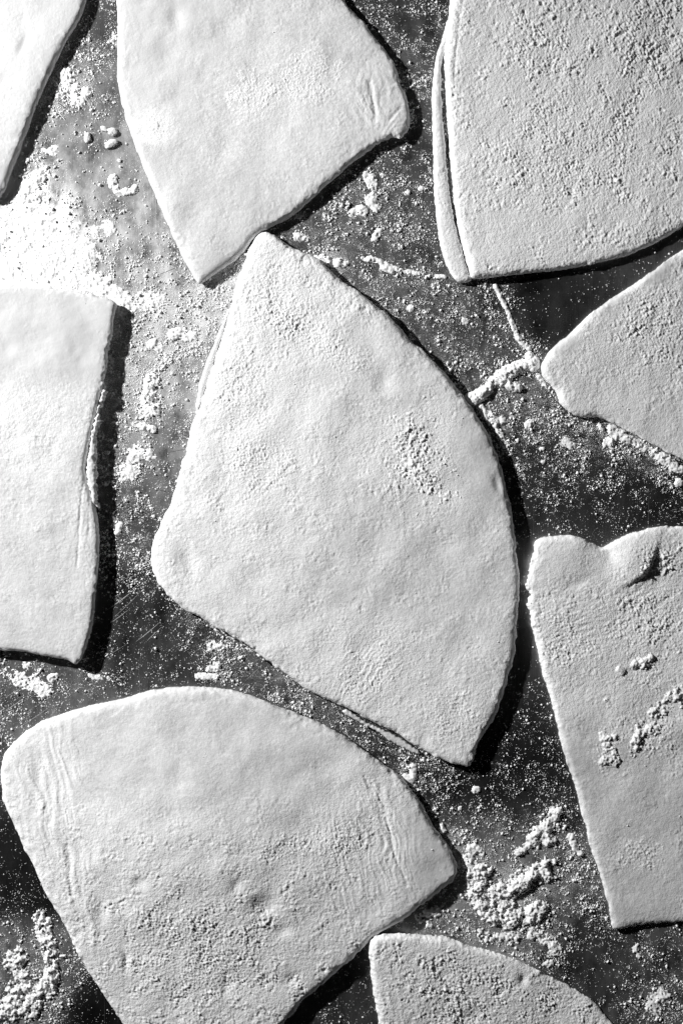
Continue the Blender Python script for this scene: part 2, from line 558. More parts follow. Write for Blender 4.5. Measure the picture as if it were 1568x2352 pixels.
recentre(eB, 600, 200)

# C: top right with the second layer showing along its left side
eC = dough_thing('thickly floured pebbly dough piece in the upper right with a folded left edge', 1300, 300)
build_dough('top_layer', [(1033,0),(1029,40),(1024,75),(1019,120),(1019,150),(1022,200),(1025,260),(1030,320),(1035,390),(1042,465),(1051,520),(1061,565),(1071,600),(1080,636),(1090,641),
    (1104,639),(1149,635),(1209,628),(1284,620),(1349,608),(1409,595),(1459,578),(1509,555),(1544,535),(1568,518),(1640,470),(1760,330),(1820,50),(1700,-200),(1400,-300),(1120,-250),(1045,-100)],
    27, 14, eC, field([(1300,250,260,1.15),(1500,60,150,1.6),(1120,500,120,0.95),(1350,560,90,0.9),(1480,350,140,1.25),(1060,120,50,0.6)],1.0),
    field([(1300,250,300,0.9),(1045,200,40,0.3)],0.9),
    feats=[('tilt',1300,300,-0.024,-0.006),('dent',1310,440,10,10,0,2.0),('dent',1222,430,8,7,0,1.2),('dent',1535,105,14,20,30,2.2),('crease',[(1063,0),(1052,60),(1044,150),(1040,230)],3.0,1.2),
           ('dent',1265,140,30,22,0,1.2),('powder',1500,90,110,120,0,1.6),('powder',1250,120,100,60,0,1.0),('powder',1300,330,200,160,0,0.8)],
    bigamp=1.3, shift=3, jag=0.8)
build_dough('lower_layer', [(1029,40),(1019,75),(1004,120),(996,165),(991,220),(993,280),(994,350),(996,425),(1001,490),(1009,550),(1021,600),(1037,633),(1051,648),(1069,648),(1082,641),
    (1078,628),(1066,590),(1055,550),(1045,510),(1035,455),(1027,390),(1021,320),(1016,260),(1014,200),(1014,150),(1022,110),(1034,70)],
    19, 9, eC, 0.7, 0.6, bigamp=0.8, shift=4, jag=0.9, base_edge=0.25)
recentre(eC, 1300, 300)

# D: right
eD = dough_thing('dough piece pointing in from the right edge, smooth bare strip along its upper side', 1500, 800)
build_dough('dough_sheet', [(1650,520),(1568,572),(1534,595),(1499,620),(1459,650),(1419,675),(1374,705),(1334,740),(1309,765),(1284,784),(1259,809),(1242,836),(1243,860),(1256,879),(1276,899),(1284,924),(1299,941),
    (1321,954),(1344,959),(1369,957),(1394,966),(1424,981),(1459,999),(1499,1021),(1534,1039),(1568,1056),(1700,1130),(1860,1100),(1940,850),(1880,600),(1760,480)],
    24, 15, eD, field([(1520,760,110,1.15),(1330,860,60,0.7),(1480,940,80,0.45),(1400,700,30,0.1),(1300,790,25,0.15),(1500,625,30,0.1),(1450,900,60,0.8)],0.9),
    field([(1520,800,120,0.85),(1400,700,30,0.0),(1300,790,22,0.1),(1500,625,28,0.0),(1480,950,60,0.5),(1350,860,50,0.7)],0.8),
    feats=[('tilt',1400,850,-0.055,-0.02),('dent',1385,905,40,22,20,1.6),('powder',1520,760,110,90,0,1.4)], bigamp=1.5, shift=5, jag=0.7)
recentre(eD, 1550, 800)

# E: left
eE = dough_thing('smooth bright dough piece at the left edge with a ragged layered right side', 50, 1100)
build_dough('top_layer', [(0,657),(45,655),(100,658),(140,664),(190,672),(230,682),(262,692),(270,700),(266,715),(262,740),(259,770),(254,795),(249,812),(246,850),(236,890),(228,925),(220,960),(209,1005),(203,1040),(198,1080),
    (205,1120),(216,1150),(224,1184),(229,1234),(228,1284),(225,1324),(220,1374),(217,1414),(210,1454),(200,1484),(190,1509),(178,1526),(170,1524),(160,1517),(120,1509),(70,1499),(30,1494),(0,1493),
    (-120,1480),(-360,1430),(-420,1200),(-420,950),(-360,740),(-150,665)],
    31, 9, eE, field([(90,780,120,0.2),(100,960,80,0.55),(60,1050,70,0.4),(110,1300,130,0.4),(60,1450,90,0.35)],0.3),
    field([(100,980,80,0.5),(110,750,90,0.02),(100,1300,150,0.25)],0.15),
    feats=[('wrinkle',190,1180,26,150,3,16,0.7,95),('crease',[(205,1040),(196,1100),(188,1160),(184,1230),(180,1300)],3,1.3),
           ('crease',[(214,1085),(208,1150),(206,1230)],3,1.0),('dent',25,800,16,14,0,1.2)],
    bigamp=1.6, shift=6, jag=0.5, base_edge=0.5, jag_spots=[(255,800,30,2.2),(245,870,40,2.2)])
build_dough('lower_layer', [(238,884),(244,893),(247,908),(237,925),(230,948),(233,965),(228,985),(222,1000),(224,1035),(222,1056),(225,1090),(224,1124),(227,1170),(214,1160),(204,1118),(198,1085),(202,1045),(208,1008),(219,960),(228,925)],
    32, 6, eE, 0.35, 0.2, bigamp=1.0, shift=7, jag=3.6, base_edge=0.3, record=True)
recentre(eE, -60, 1100)

# F: centre
eF = dough_thing('largest dough piece, lying in the middle, lightly dusted with a pointed lower right tip', 784, 1150)
build_dough('top_layer', [(612,532),(600,533),(585,545),(573,568),(562,598),(551,628),(541,655),(529,705),(518,748),(507,784),(495,824),(480,869),(466,914),(455,945),(443,965),(437,984),(431,1019),(425,1044),(412,1079),(405,1114),(395,1149),(385,1169),
    (372,1194),(357,1229),(348,1259),(347,1289),(352,1316),(365,1341),(385,1366),(410,1391),(435,1407),(462,1420),(492,1438),(520,1454),(555,1475),(590,1498),(620,1522),(650,1545),(670,1560),(700,1580),(740,1602),(784,1621),
    (809,1634),(839,1650),(874,1667),(909,1683),(939,1706),(969,1723),(999,1738),(1034,1751),(1072,1760),(1080,1758),(1086,1738),(1104,1698),(1124,1668),(1139,1643),(1151,1608),(1163,1568),(1171,1540),(1179,1514),(1184,1474),(1188,1414),(1193,1359),(1191,1309),
    (1185,1264),(1181,1219),(1176,1179),(1166,1144),(1159,1104),(1151,1074),(1139,1039),(1124,1004),(1104,969),(1079,929),(1054,899),(1024,859),(989,824),(964,799),(944,784),(914,747),(889,722),(864,702),(839,682),(814,664),(784,645),
    (760,622),(735,598),(720,588),(700,580),(675,570),(655,557),(640,545),(625,536)],
    27, 15, eF, field([(640,700,110,0.9),(560,900,90,0.75),(800,900,100,0.45),(960,1050,80,0.9),(650,1100,100,0.75),(450,1250,60,0.65),(750,1300,120,0.6),(900,1400,100,0.45),(850,1530,80,0.75),(1030,1600,80,0.55),(1120,1300,60,0.5),(1080,1080,60,0.25),(560,1380,80,0.55)],0.6),
    field([(640,700,120,0.85),(560,900,90,0.65),(850,820,90,0.4),(960,1060,80,0.8),(650,1100,100,0.65),(900,1250,120,0.35),(1100,1050,60,0.15),(850,1530,80,0.7),(1040,1620,80,0.6)],0.5),
    feats=[('hump',700,1080,330,470,15),('dent',432,1285,24,36,-15,2.8),('dent',880,880,20,22,0,2.2),('dent',1140,1110,10,24,-15,2.2),('dent',697,600,12,10,0,2.0),('wrinkle',850,1530,70,75,0,15,1.0,128),('wrinkle',820,1600,60,22,30,12,1.0,120),
           ('wrinkle',1040,1500,60,100,30,40,0.5,125),('crease',[(700,577),(712,590),(716,607)],4,2.4),('dent',640,1040,30,26,0,1.0),
           ('crease',[(548,690),(556,735)],3,1.0),('powder',955,1045,56,95,-28,3.0),('powder',640,700,70,90,0,1.3),('powder',1035,1640,60,60,0,1.3),('powder',560,900,60,110,10,0.9),('powder',600,1060,80,60,0,0.9),('powder',850,1540,60,70,30,1.0),('powder',740,790,120,40,30,1.0)],
    bigamp=1.9, shift=8, jag=0.7, jag_spots=[(425,1050,70,1.5),(560,1478,80,1.0)])
build_dough('lower_layer', [(548,668),(540,684),(520,720),(506,752),(493,786),(475,825),(463,860),(455,892),(452,920),(447,945),(452,952),(458,938),(467,905),(481,862),(493,825),(505,785),(517,748),(529,705),(543,675)],
    13, 6, eF, 0.3, 0.3, bigamp=0.6, shift=9, jag=0.6, base_edge=0.3)
build_dough('lower_layer', [(795,1630),(784,1636),(808,1650),(838,1667),(868,1683),(898,1704),(925,1719),(953,1733),(966,1733),(958,1722),(935,1708),(908,1690),(872,1674),(838,1657),(812,1641)],
    14, 5, eF, 0.3, 0.2, bigamp=0.6, shift=10, jag=1.2, base_edge=0.3)
build_dough('lower_layer', [(470,1423),(482,1436),(492,1447),(504,1455),(516,1460),(530,1470),(560,1490),(598,1514),(610,1518),(598,1506),(560,1483),(525,1460),(495,1442)],
    15, 5, eF, 0.3, 0.2, bigamp=0.5, shift=11, jag=2.0, base_edge=0.3)
recentre(eF, 784, 1150)

# G: lower left
eG = dough_thing('broad rounded dough piece in the lower left with wrinkles near both its sides', 450, 1950)
build_dough('dough_sheet', [(2,1768),(4,1803),(8,1833),(17,1863),(32,1893),(50,1933),(70,1973),(90,2018),(105,2053),(125,2083),(145,2118),(165,2158),(185,2193),(200,2228),(220,2258),(245,2298),(265,2328),(283,2352),(330,2440),(400,2560),(455,2615),(500,2610),(560,2520),(610,2420),
    (650,2352),(675,2328),(695,2298),(720,2278),(750,2253),(784,2223),(799,2213),(814,2195),(829,2180),(842,2167),(855,2153),(884,2136),(909,2123),(934,2108),(964,2083),(984,2068),(1014,2043),(1039,2023),(1050,2006),(1048,1983),(1034,1953),(1014,1923),(989,1888),(969,1848),(944,1813),
    (919,1783),(884,1758),(849,1733),(814,1708),(784,1686),(730,1658),(690,1643),(640,1623),(590,1602),(540,1587),(490,1579),(440,1577),(390,1579),(340,1587),(290,1603),(240,1613),(190,1625),(140,1640),(90,1660),(50,1688),(25,1713),(8,1738)],
    26, 16, eG, field([(450,1660,170,0.22),(200,1660,90,0.3),(420,2020,130,0.95),(420,2200,150,1.35),(650,2200,110,1.1),(800,1950,90,0.75),(600,2330,120,1.3),(750,1750,90,0.3),(980,1950,60,0.3),(150,1950,70,0.7),(560,1850,100,0.5)],0.6),
    field([(450,1680,180,0.25),(420,2000,140,0.65),(450,2200,200,0.85),(800,1950,90,0.7),(980,1960,60,0.2),(120,1850,70,0.5)],0.5),
    feats=[('hump',420,1930,340,260,38),('wrinkle',115,1790,70,130,-12,34,2.4,76),('wrinkle',150,1960,60,150,-18,36,2.4,72),('wrinkle',230,2050,60,150,-10,42,1.6,75),('wrinkle',885,1900,58,150,-15,20,1.7,74),('wrinkle',790,1990,90,130,-5,18,1.2,82),
           ('dent',90,1770,12,34,-12,2.2),('dent',610,2075,30,26,0,4.2),('dent',235,2085,13,26,-10,3.2),('dent',292,2205,8,22,-5,3.2),('dent',650,2130,18,12,0,2.0),('dent',325,2020,18,14,0,2.4),('dent',545,2025,12,18,20,2.0),
           ('dent',670,2245,22,14,-20,2.6),('dent',520,2262,12,20,0,2.0),('dent',480,1980,30,30,0,1.3),('powder',655,1945,60,34,-15,1.6),('powder',470,2190,170,130,0,1.1),('powder',780,1940,60,60,0,0.9),
           ('crease',[(855,1800),(880,1850),(893,1900),(905,1960),(935,2030)],4,2.0),('crease',[(160,1940),(166,1990),(170,2050)],6,1.8),('crease',[(836,1780),(868,1840),(880,1885)],4,1.2)],
    bigamp=2.0, midamp=0.9, shift=12, jag=0.7)
recentre(eG, 450, 1950)

# H: bottom centre right
eH = dough_thing('lumpy dough piece cut off by the bottom edge, its surface rough with caked flour', 1100, 2350)
build_dough('dough_sheet', [(848,2193),(849,2163),(859,2149),(889,2143),(929,2142),(969,2147),(1009,2150),(1039,2158),(1069,2170),(1104,2180),(1144,2190),(1184,2205),(1224,2223),(1259,2243),(1294,2260),(1334,2283),(1364,2303),(1389,2333),(1404,2352),
    (1500,2480),(1510,2600),(1400,2680),(1150,2700),(950,2640),(890,2500),(871,2352),(864,2318),(856,2278),(851,2233)],
    26, 14, eH, field([(930,2250,70,1.3),(1050,2300,80,1.7),(1080,2190,60,0.9),(1250,2300,80,1.3),(1190,2240,50,0.9)],1.2), 0.85,
    feats=[('tilt',1050,2260,-0.055,-0.05),('wrinkle',1060,2290,90,70,0,36,1.8,60),('crease',[(1010,2240),(1040,2275),(1075,2310),(1120,2340)],4,2.2),('dent',1200,2250,9,12,0,3.0),('dent',1010,2230,30,16,30,2.0),
           ('dent',1075,2335,26,20,0,2.6),('powder',1080,2290,130,90,10,1.7),('powder',1290,2310,80,50,30,1.2),('wrinkle',900,2290,34,70,0,26,1.2,75)],
    bigamp=1.6, midamp=1.3, shift=13, jag=1.2)
recentre(eH, 1150, 2400)

# I: right lower
eI = dough_thing('tall dough piece along the lower right edge, its upper end notched and folded over', 1500, 1650)
build_dough('dough_sheet', [(1239,1235),(1227,1246),(1223,1269),(1215,1299),(1212,1324),(1204,1346),(1215,1364),(1207,1387),(1215,1404),(1217,1429),(1224,1454),(1232,1484),(1239,1519),(1247,1554),(1254,1572),(1267,1618),(1279,1668),(1292,1723),(1309,1773),(1324,1818),(1334,1863),(1347,1913),
    (1359,1958),(1374,1998),(1387,2043),(1397,2083),(1404,2118),(1408,2136),(1429,2136),(1459,2128),(1504,2123),(1568,2119),(1750,2100),(1900,2080),(1980,1850),(1980,1500),(1900,1330),(1720,1230),
    (1568,1210),(1519,1209),(1484,1214),(1449,1224),(1419,1237),(1396,1250),(1381,1258),(1359,1247),(1334,1234),(1309,1229),(1274,1230)],
    23, 14, eI, field([(1290,1290,60,0.6),(1300,1440,60,1.2),(1480,1400,80,1.1),(1400,1560,70,0.7),(1330,1700,60,0.45),(1500,1620,60,0.8),(1500,1900,90,0.55),(1450,1960,40,0.9),(1400,1850,40,0.35),(1440,2060,60,0.4),(1440,1260,40,0.4)],0.7),
    field([(1300,1300,60,0.5),(1300,1440,80,0.8),(1450,1420,80,0.9),(1330,1750,50,0.2),(1500,1850,90,0.35),(1440,2060,50,0.3)],0.6),
    feats=[('tilt',1400,1650,-0.03,-0.012),('hump',1448,1282,46,44,12),('hump',1290,1290,60,50,5),('wrinkle',1300,1430,80,50,-20,13,1.25,158),('wrinkle',1430,1440,130,70,-20,20,0.8,153),('wrinkle',1470,1540,90,50,0,22,0.4,150),
           ('step',[(1512,1228),(1498,1262),(1488,1292),(1470,1318),(1440,1336),(1412,1346),(1385,1358)],42,6),
           ('dent',1396,1272,14,22,-30,3.5),('dent',1330,1335,30,14,-20,1.4),('powder',1475,1965,45,40,0,1.6),('powder',1500,1680,60,60,-40,1.6),('powder',1395,1715,30,55,20,1.6),('powder',1490,1420,110,60,-20,1.3),('powder',1520,1280,60,40,0,1.8),('powder',1480,1540,50,40,0,1.5),('powder',1290,1470,60,60,0,1.0)],
    bigamp=1.6, shift=14, jag=0.9, jag_spots=[(1210,1360,60,2.0),(1220,1440,40,1.2)])
recentre(eI, 1550, 1650)

# ------------------------------------------------------------------ table flour density
DPTS = [(330,60,70,.42),(235,60,22,.15),(225,130,50,.62),(300,180,40,.5),(165,215,45,.85),(220,260,50,.4),(120,330,45,.42),(260,340,60,.22),(200,390,60,.16),(55,430,40,.8),(300,430,50,.3),(350,500,50,.3),
    (150,470,50,.4),(60,560,120,.22),(220,560,60,.5),(380,610,50,.6),(300,680,70,.75),(400,720,80,.9),(460,740,60,.85),(480,820,50,.7),(340,820,70,.85),(420,900,50,.55),(330,950,50,.8),(400,980,40,.4),
    (290,1050,50,.72),(385,1010,30,.22),(370,1100,40,.30),(280,1180,60,.62),(340,1180,40,.45),(310,1260,50,.6),(270,1320,40,.35),(280,1420,60,.16),(370,1430,40,.12),(340,1330,40,.5),(420,1440,40,.62),(480,1490,40,.6),(400,1510,50,.25),(330,1540,60,.2),
    (240,1560,60,.25),(150,1540,50,.38),(80,1560,50,.5),(30,1540,40,.5),(30,1640,50,.35),(150,1600,60,.35),(560,1540,50,.55),(650,1590,50,.6),(720,1630,50,.62),(820,1690,50,.55),(900,1730,50,.55),
    (880,60,70,.35),(960,110,60,.55),(980,250,40,.5),(960,30,60,.4),(1000,330,20,.15),(900,400,70,.40),(980,450,50,.35),(850,470,50,.75),(780,460,50,.6),(700,530,40,.6),(900,540,60,.55),(980,560,40,.35),(850,600,60,.6),(770,600,30,.85),
    (920,650,80,.62),(1010,700,70,.62),(1080,740,60,.55),(1150,780,40,.5),(1000,790,60,.6),(1090,850,60,.6),(1100,670,40,.4),(1190,830,40,.55),(1170,690,20,.4),(1280,680,60,.06),(1240,740,30,.06),(1400,630,60,.08),
    (1150,930,60,.62),(1220,900,50,.72),(1180,1000,50,.62),(1290,1000,50,.62),(1390,1020,60,.72),(1500,1060,50,.75),(1250,1080,60,.5),(1400,1110,60,.4),(1520,1140,50,.4),(1280,1160,50,.3),(1380,1180,60,.22),(1480,1190,60,.2),(1210,1200,30,.2),
    (1220,1500,40,.06),(1200,1600,40,.2),(1250,1700,40,.28),(1170,1720,50,.22),(1100,1800,60,.33),(1200,1800,60,.25),(1280,1800,40,.35),(960,1780,50,.55),(1010,1860,40,.5),(1100,1880,60,.36),(1250,1880,50,.55),(1310,1860,40,.35),
    (1040,1930,40,.7),(1150,1930,50,.55),(1230,1960,40,.25),(1120,2020,60,.8),(1200,2080,60,.85),(1320,1950,40,.65),(1350,2030,40,.7),(1300,2060,60,.62),(1040,2080,40,.5),(960,2110,40,.55),(1120,2150,60,.6),(1230,2170,50,.7),(1320,2150,60,.42),(1270,2220,40,.45),
    (1330,2210,40,.22),(1400,2190,50,.28),(1500,2160,60,.32),(1450,2250,60,.3),(1380,2270,40,.12),(1520,2280,60,.55),(1450,2320,60,.42),(1550,2350,60,.5),
    (780,2300,60,.16),(720,2330,50,.12),(830,2250,30,.2),(60,2230,100,.7),(60,2050,60,.05),(30,1950,60,.05),(200,2310,50,.07),(150,2180,30,.3),
    (1800,1180,150,.3),(1650,1150,80,.4),(-100,560,200,.8),(-250,2000,300,.3),(760,2600,150,.15),(1700,2350,200,.4),(900,-200,150,.3)]
def density(U, V):
    w = np.full(U.shape, 1e-4); a = np.full(U.shape, 1e-4 * 0.3)
    for (u, v, r_, val) in DPTS:
        g_ = np.exp(-((U - u) ** 2 + (V - v) ** 2) / (r_ * r_))
        w += g_; a += g_ * val
    return a / w

DUST_GLARE = field([(-40,560,150,2.6),(110,570,90,1.7),(240,600,80,.6),(330,640,80,.75),(400,720,80,.8),(250,400,90,.42),(150,330,60,.35),(300,520,80,.6),(300,200,60,.12),(200,250,60,.3),(340,860,60,.55),(420,900,50,.5),(370,1000,60,.33),(290,1120,60,.14),(330,1250,60,.07),  # flour film, whitened at the left to paint the glare on the steel
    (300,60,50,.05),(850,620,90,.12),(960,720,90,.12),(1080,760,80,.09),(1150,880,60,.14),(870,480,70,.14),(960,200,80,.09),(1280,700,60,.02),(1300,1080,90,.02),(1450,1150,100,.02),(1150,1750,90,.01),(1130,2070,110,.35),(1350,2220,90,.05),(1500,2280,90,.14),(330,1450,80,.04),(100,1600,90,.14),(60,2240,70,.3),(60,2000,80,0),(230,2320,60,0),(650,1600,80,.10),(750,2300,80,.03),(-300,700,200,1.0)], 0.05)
# ------------------------------------------------------------------ countertop: one sheet, finer in view (dust attribute)
cu_ = np.concatenate([np.linspace(-6000, -420, 20)[:-1], np.arange(-420, 2010, 9.0), np.linspace(2010, 7500, 20)])
cv_ = np.concatenate([np.linspace(-5000, -380, 20)[:-1], np.arange(-380, 2750, 9.0), np.linspace(2750, 7500, 20)])
CUg, CVg = np.meshgrid(cu_, cv_)
dd = density(CUg, CVg)
top = patch_mesh('countertop', CUg, CVg, np.zeros_like(CUg), np.ones(CUg.shape, bool), M_steel, None, {'dust': dd, 'dust_glare_film': DUST_GLARE(CUg, CVg)})
top['kind'] = 'structure'
top['label'] = 'dark worn brushed steel worktop dusted with flour under the dough'

# knife scratches in the steel: shallow burrs, light or dark, all part of the worktop
def scratch_mesh(name, lines, shade):
    m, nt, b = new_mat('scratched_steel_' + name)
    b.inputs['Base Color'].default_value = grey(shade); b.inputs['Roughness'].default_value = 0.8
    b.inputs['Metallic'].default_value = 0.3
    co = []; fs = []
    for (u0, v0, u1, v1, w, bend) in lines:
        n = 12; L = math.hypot(u1 - u0, v1 - v0); nx, ny = -(v1 - v0) / L, (u1 - u0) / L
        for k_ in range(n + 1):
            t = k_ / n; off = bend * math.sin(math.pi * t); ww = w * (0.25 + math.sin(math.pi * t)) * (0.8 + 0.4 * rng.random()) * 0.5
            for sg, z in ((-1, 0.05), (0, 0.05 + 0.35 * w), (1, 0.05)):
                co.append((u0 + (u1 - u0) * t + nx * (off + sg * ww), v0 + (v1 - v0) * t + ny * (off + sg * ww), z))
            if k_:
                b1 = len(co) - 3; b0 = b1 - 3
                fs += [(b0, b0 + 1, b1 + 1, b1), (b0 + 1, b0 + 2, b1 + 2, b1 + 1)]
    co = np.array(co); fs = np.array(fs)
    me = raw_mesh(name, to_world(co[:, 0], co[:, 1], co[:, 2]), fs.ravel(), np.full(len(fs), 4), m)
    o = link('scratches', me, top); o['kind'] = 'stuff'
    return o
scratch_mesh('light', [(244,1402,310,1352,1.1,1.5),(246,1436,300,1396,.7,1),(258,1420,330,1350,.5,2),(310,1476,368,1428,.9,1),(330,1480,372,1440,.6,-1),(0,1640,60,1600,.8,1),(5,1606,50,1578,.6,1),(60,1590,150,1545,.6,2),
    (200,1530,290,1480,.5,2),(490,1572,530,1545,.8,1),(560,1568,600,1530,.5,0),(240,690,320,655,.6,1),(70,1630,160,1570,.5,1),(250,1340,340,1310,.4,2),(30,1680,120,1620,.6,1),(1180,1900,1290,1850,.4,1)], 0.55)
scratch_mesh('dark', [(1190,750,1300,752,1.1,1),(950,765,1150,748,.9,2),(1235,700,1320,745,.8,1),(1160,700,1290,660,.7,-2),(330,640,430,600,.9,2),(385,1010,440,1002,.9,1),(340,1120,400,1132,.9,1),(380,1040,430,1030,.7,0),(930,560,1010,520,.7,1),
    (1400,690,1250,790,.7,2),(270,1060,350,1075,.6,1),(300,1490,200,1560,.7,2)], 0.02)

# ------------------------------------------------------------------ flour mounds and clumps
def grid_at(A, u, v):
    i = np.clip(np.searchsorted(GYv, v), 0, NGV - 1); j = np.clip(np.searchsorted(GXu, u), 0, NGU - 1)
    return A[i, j]
PILES = []
def flour_heap(name, label, cat, group, strokes, hgt, thr=0.25, rough=0.55, on_dough=False, seed=0, kind=None):
    """strokes: list of (points, halfwidth). A heap is a broken crust with lumps, built over what carries it"""
    allp = np.array([p for st, w in strokes for p in st], float)
    mw = max(w for st, w in strokes) * 1.35 + 6
    iu0 = max(0, np.searchsorted(GXu, allp[:, 0].min() - mw)); iu1 = min(NGU, np.searchsorted(GXu, allp[:, 0].max() + mw))
    iv0 = max(0, np.searchsorted(GYv, allp[:, 1].min() - mw)); iv1 = min(NGV, np.searchsorted(GYv, allp[:, 1].max() + mw))
    us = GXu[iu0:iu1]; vs_ = GYv[iv0:iv1]
    U, V = np.meshgrid(us, vs_)
    env = np.full(U.shape, -1.0)
    for st, w in strokes:
        st = list(st) if len(st) > 1 else [st[0], (st[0][0] + 0.1, st[0][1])]
        for a_, b_ in zip(st[:-1], st[1:]):
            eu, ev = b_[0] - a_[0], b_[1] - a_[1]
            t = np.clip(((U - a_[0]) * eu + (V - a_[1]) * ev) / (eu * eu + ev * ev), 0, 1)
            d = np.hypot(U - a_[0] - t * eu, V - a_[1] - t * ev) / w
            env = np.maximum(env, 1 - d * d)
    Us, Vs = U + 53 * (seed % 9), V + 29 * (seed % 11)
    nl = sample(N_lump, Us, Vs); np_ = sample(N_peb, Us, Vs); nm = sample(N_mid, Us, Vs); nf = sample(N_fine, Us, Vs); n2 = sample(N_peb2, Us, Vs)
    fr = sample(N_frac, Us, Vs); fr2 = sample(N_frac2, Us, Vs)
    h = np.clip(env, -1, 1) * 1.0 + rough * (0.60 * fr + 0.22 * fr2) - thr
    z = hgt * np.abs(h) ** 0.8 * (h > 0) + hgt * 3.0 * h * (h <= 0)
    z = z + np.where(h > 0.0, (0.12 * np_ + 0.26 * nf + 0.25 * fr2) * np.minimum(1, h * 4), 0)
    keep = (z > -1.2)
    base = BASE[iv0:iv1, iu0:iu1] if on_dough else 0.0
    if not on_dough:
        keep &= COVER[iv0:iv1, iu0:iu1] < 0.5
        z = z * np.clip(-COVER[iv0:iv1, iu0:iu1] / 5.0, 0.15, 1)
    zz = np.maximum(z, -0.8) + base
    if on_dough:
        keep &= COVER[iv0:iv1, iu0:iu1] > 4
    # drop isolated kept vertices (need full quads)
    o = patch_mesh(name, U, V, zz, keep, M_flour)
    if len(o.data.polygons) == 0:
        bpy.data.objects.remove(o); return None
    L = Vector((WX(allp[:, 0].mean()), WY(allp[:, 1].mean()), 0.0))
    o.data.transform(__import__('mathutils').Matrix.Translation(-L)); o.location = L
    if kind: o['kind'] = kind
    o['label'] = label
    o['category'] = cat
    if group: o['group'] = group
    sub = BASE[iv0:iv1, iu0:iu1]
    np.copyto(sub, np.maximum(sub, np.where(keep, np.maximum(zz, 0), 0)))
    return o
GP = 'heaps of spilt flour on the steel top'
GD = 'flour clumps lying on the dough'
def heap(label, strokes, hgt, thr=0.25, rough=0.55, cat='flour', name='flour_heap'):
    PILES.append(1)
    return flour_heap(name, label, cat, GP, strokes, hgt, thr, rough, False, len(PILES))
def dheap(label, strokes, hgt, thr=0.25, rough=0.6):
    PILES.append(1)
    return flour_heap('flour_clump', label, 'flour', GD, strokes, hgt, thr, rough, True, len(PILES))

heap('thick bright spread of flour at the left edge, above the ragged left dough piece', [([(-60,545),(40,520),(110,560)],75),([(-60,620),(60,610),(150,640)],48),([(120,560),(190,590)],40),([(60,478),(20,490)],22)], 3.2, -0.05, 0.42)
heap('flour heap against the shadow edge of the upper left dough piece', [([(150,165),(165,200),(175,225)],24),([(140,235),(135,222)],14),([(190,210)],18)], 5, 0.3)
heap('flour heap beside the lower tip of the upper left dough piece', [([(85,405),(60,430),(52,455)],20),([(90,450)],22)], 4.5, 0.3)
heap('small patch of flour just above the lower tip heap, right of the upper left piece', [([(100,345),(125,340)],14)], 3, 0.35)
heap('U-shaped flour clump on the bare steel left of the top centre piece', [([(258,410),(264,438)],13),([(268,440),(300,435),(310,432)],11)], 4.5, 0.2, 0.6)
heap('flour heap smeared between the left glare and the tip of the top centre piece', [([(225,530),(250,520)],22),([(200,640),(290,700)],34),([(300,700),(350,690)],26)], 3, 0.35, 0.6)
heap('flour patch right of the upper corner of the left dough piece', [([(400,765),(440,770)],16),([(350,790),(365,800)],16)], 4, 0.25)
heap('tall flour heap in the channel between the left piece and the centre piece', [([(345,875),(330,930)],20),([(352,940),(318,945)],16),([(310,975),(350,985)],11)], 6, 0.2)
heap('flour patch in the left channel, below its tallest heap', [([(310,1040),(290,1090)],22),([(340,1045)],14)], 3, 0.4, 0.7)
heap('small oval flour lump by the shadow of the left dough piece', [([(268,1222),(274,1205)],9)], 3.5, 0.1, 0.3)
heap('patchy flour spill under the lower left dough corner, at the left frame edge', [([(20,1545),(60,1560),(100,1590)],22),([(60,1530)],14),([(120,1560)],14),([(98,1602)],10)], 3, 0.42, 0.75)
heap('faint flour patch right of the left dough piece tip', [([(215,1555),(245,1560)],14)], 2.5, 0.4, 0.7)
heap('elongated flour smear above the top of the broad lower left piece', [([(450,1552),(490,1556)],9)], 2.5, 0.25, 0.5)
heap('flour crumbs along the lower left edge of the centre piece', [([(485,1490),(505,1480)],14),([(495,1530),(480,1538)],13)], 3.5, 0.3, 0.7)
heap('short flour lump touching the upper right rim of the broad lower piece', [([(948,1763),(950,1785)],9),([(930,1787),(945,1793)],10)], 5, 0.1, 0.35)
heap('round flour lump alone on dark steel below the tip of the centre piece', [([(1093,1817)],12)], 4.5, 0.1, 0.3)
heap('small flour lump just left of and below the round one', [([(1057,1860)],7)], 4, 0.1, 0.3)
heap('flour heap beside the right rim of the broad lower piece', [([(1014,1903),(1018,1912)],9),([(1085,1955),(1100,1960)],16),([(1075,1975),(1085,1995)],17)], 6, 0.15, 0.45)
heap('steep oblong flour heap near the edge of the tall right piece', [([(1275,1875),(1250,1910),(1222,1935)],20),([(1235,1915),(1262,1930)],18),([(1190,1960),(1215,1940)],12)], 8, 0.12, 0.45)
heap('narrow flour lump between the steep heap and the tall right piece', [([(1312,1925),(1322,1950)],11),([(1333,1963)],8)], 5.5, 0.05, 0.3)
heap('widest flour heap, spread in the lower gap between three dough pieces', [([(1250,1998),(1200,2020),(1150,2055),(1105,2075)],30),([(1110,2005),(1095,2050)],28),([(1160,2090),(1180,2120)],30),([(1130,2110)],22),([(1240,2085),(1225,2105)],22)], 9, 0.08, 0.6)
heap('blown flour at the foot of the widest heap, by the lumpy bottom piece', [([(965,2110),(1000,2095)],16),([(985,2120)],12),([(1110,2150),(1180,2160)],18),([(1230,2150),(1270,2180)],20),([(1260,2220)],14)], 4.5, 0.38, 0.8)
heap('crusty flour patches on steel at the bottom right corner', [([(1520,2290),(1500,2320)],26),([(1545,2270)],18),([(1460,2180),(1470,2200)],10)], 3.5, 0.42, 0.8)
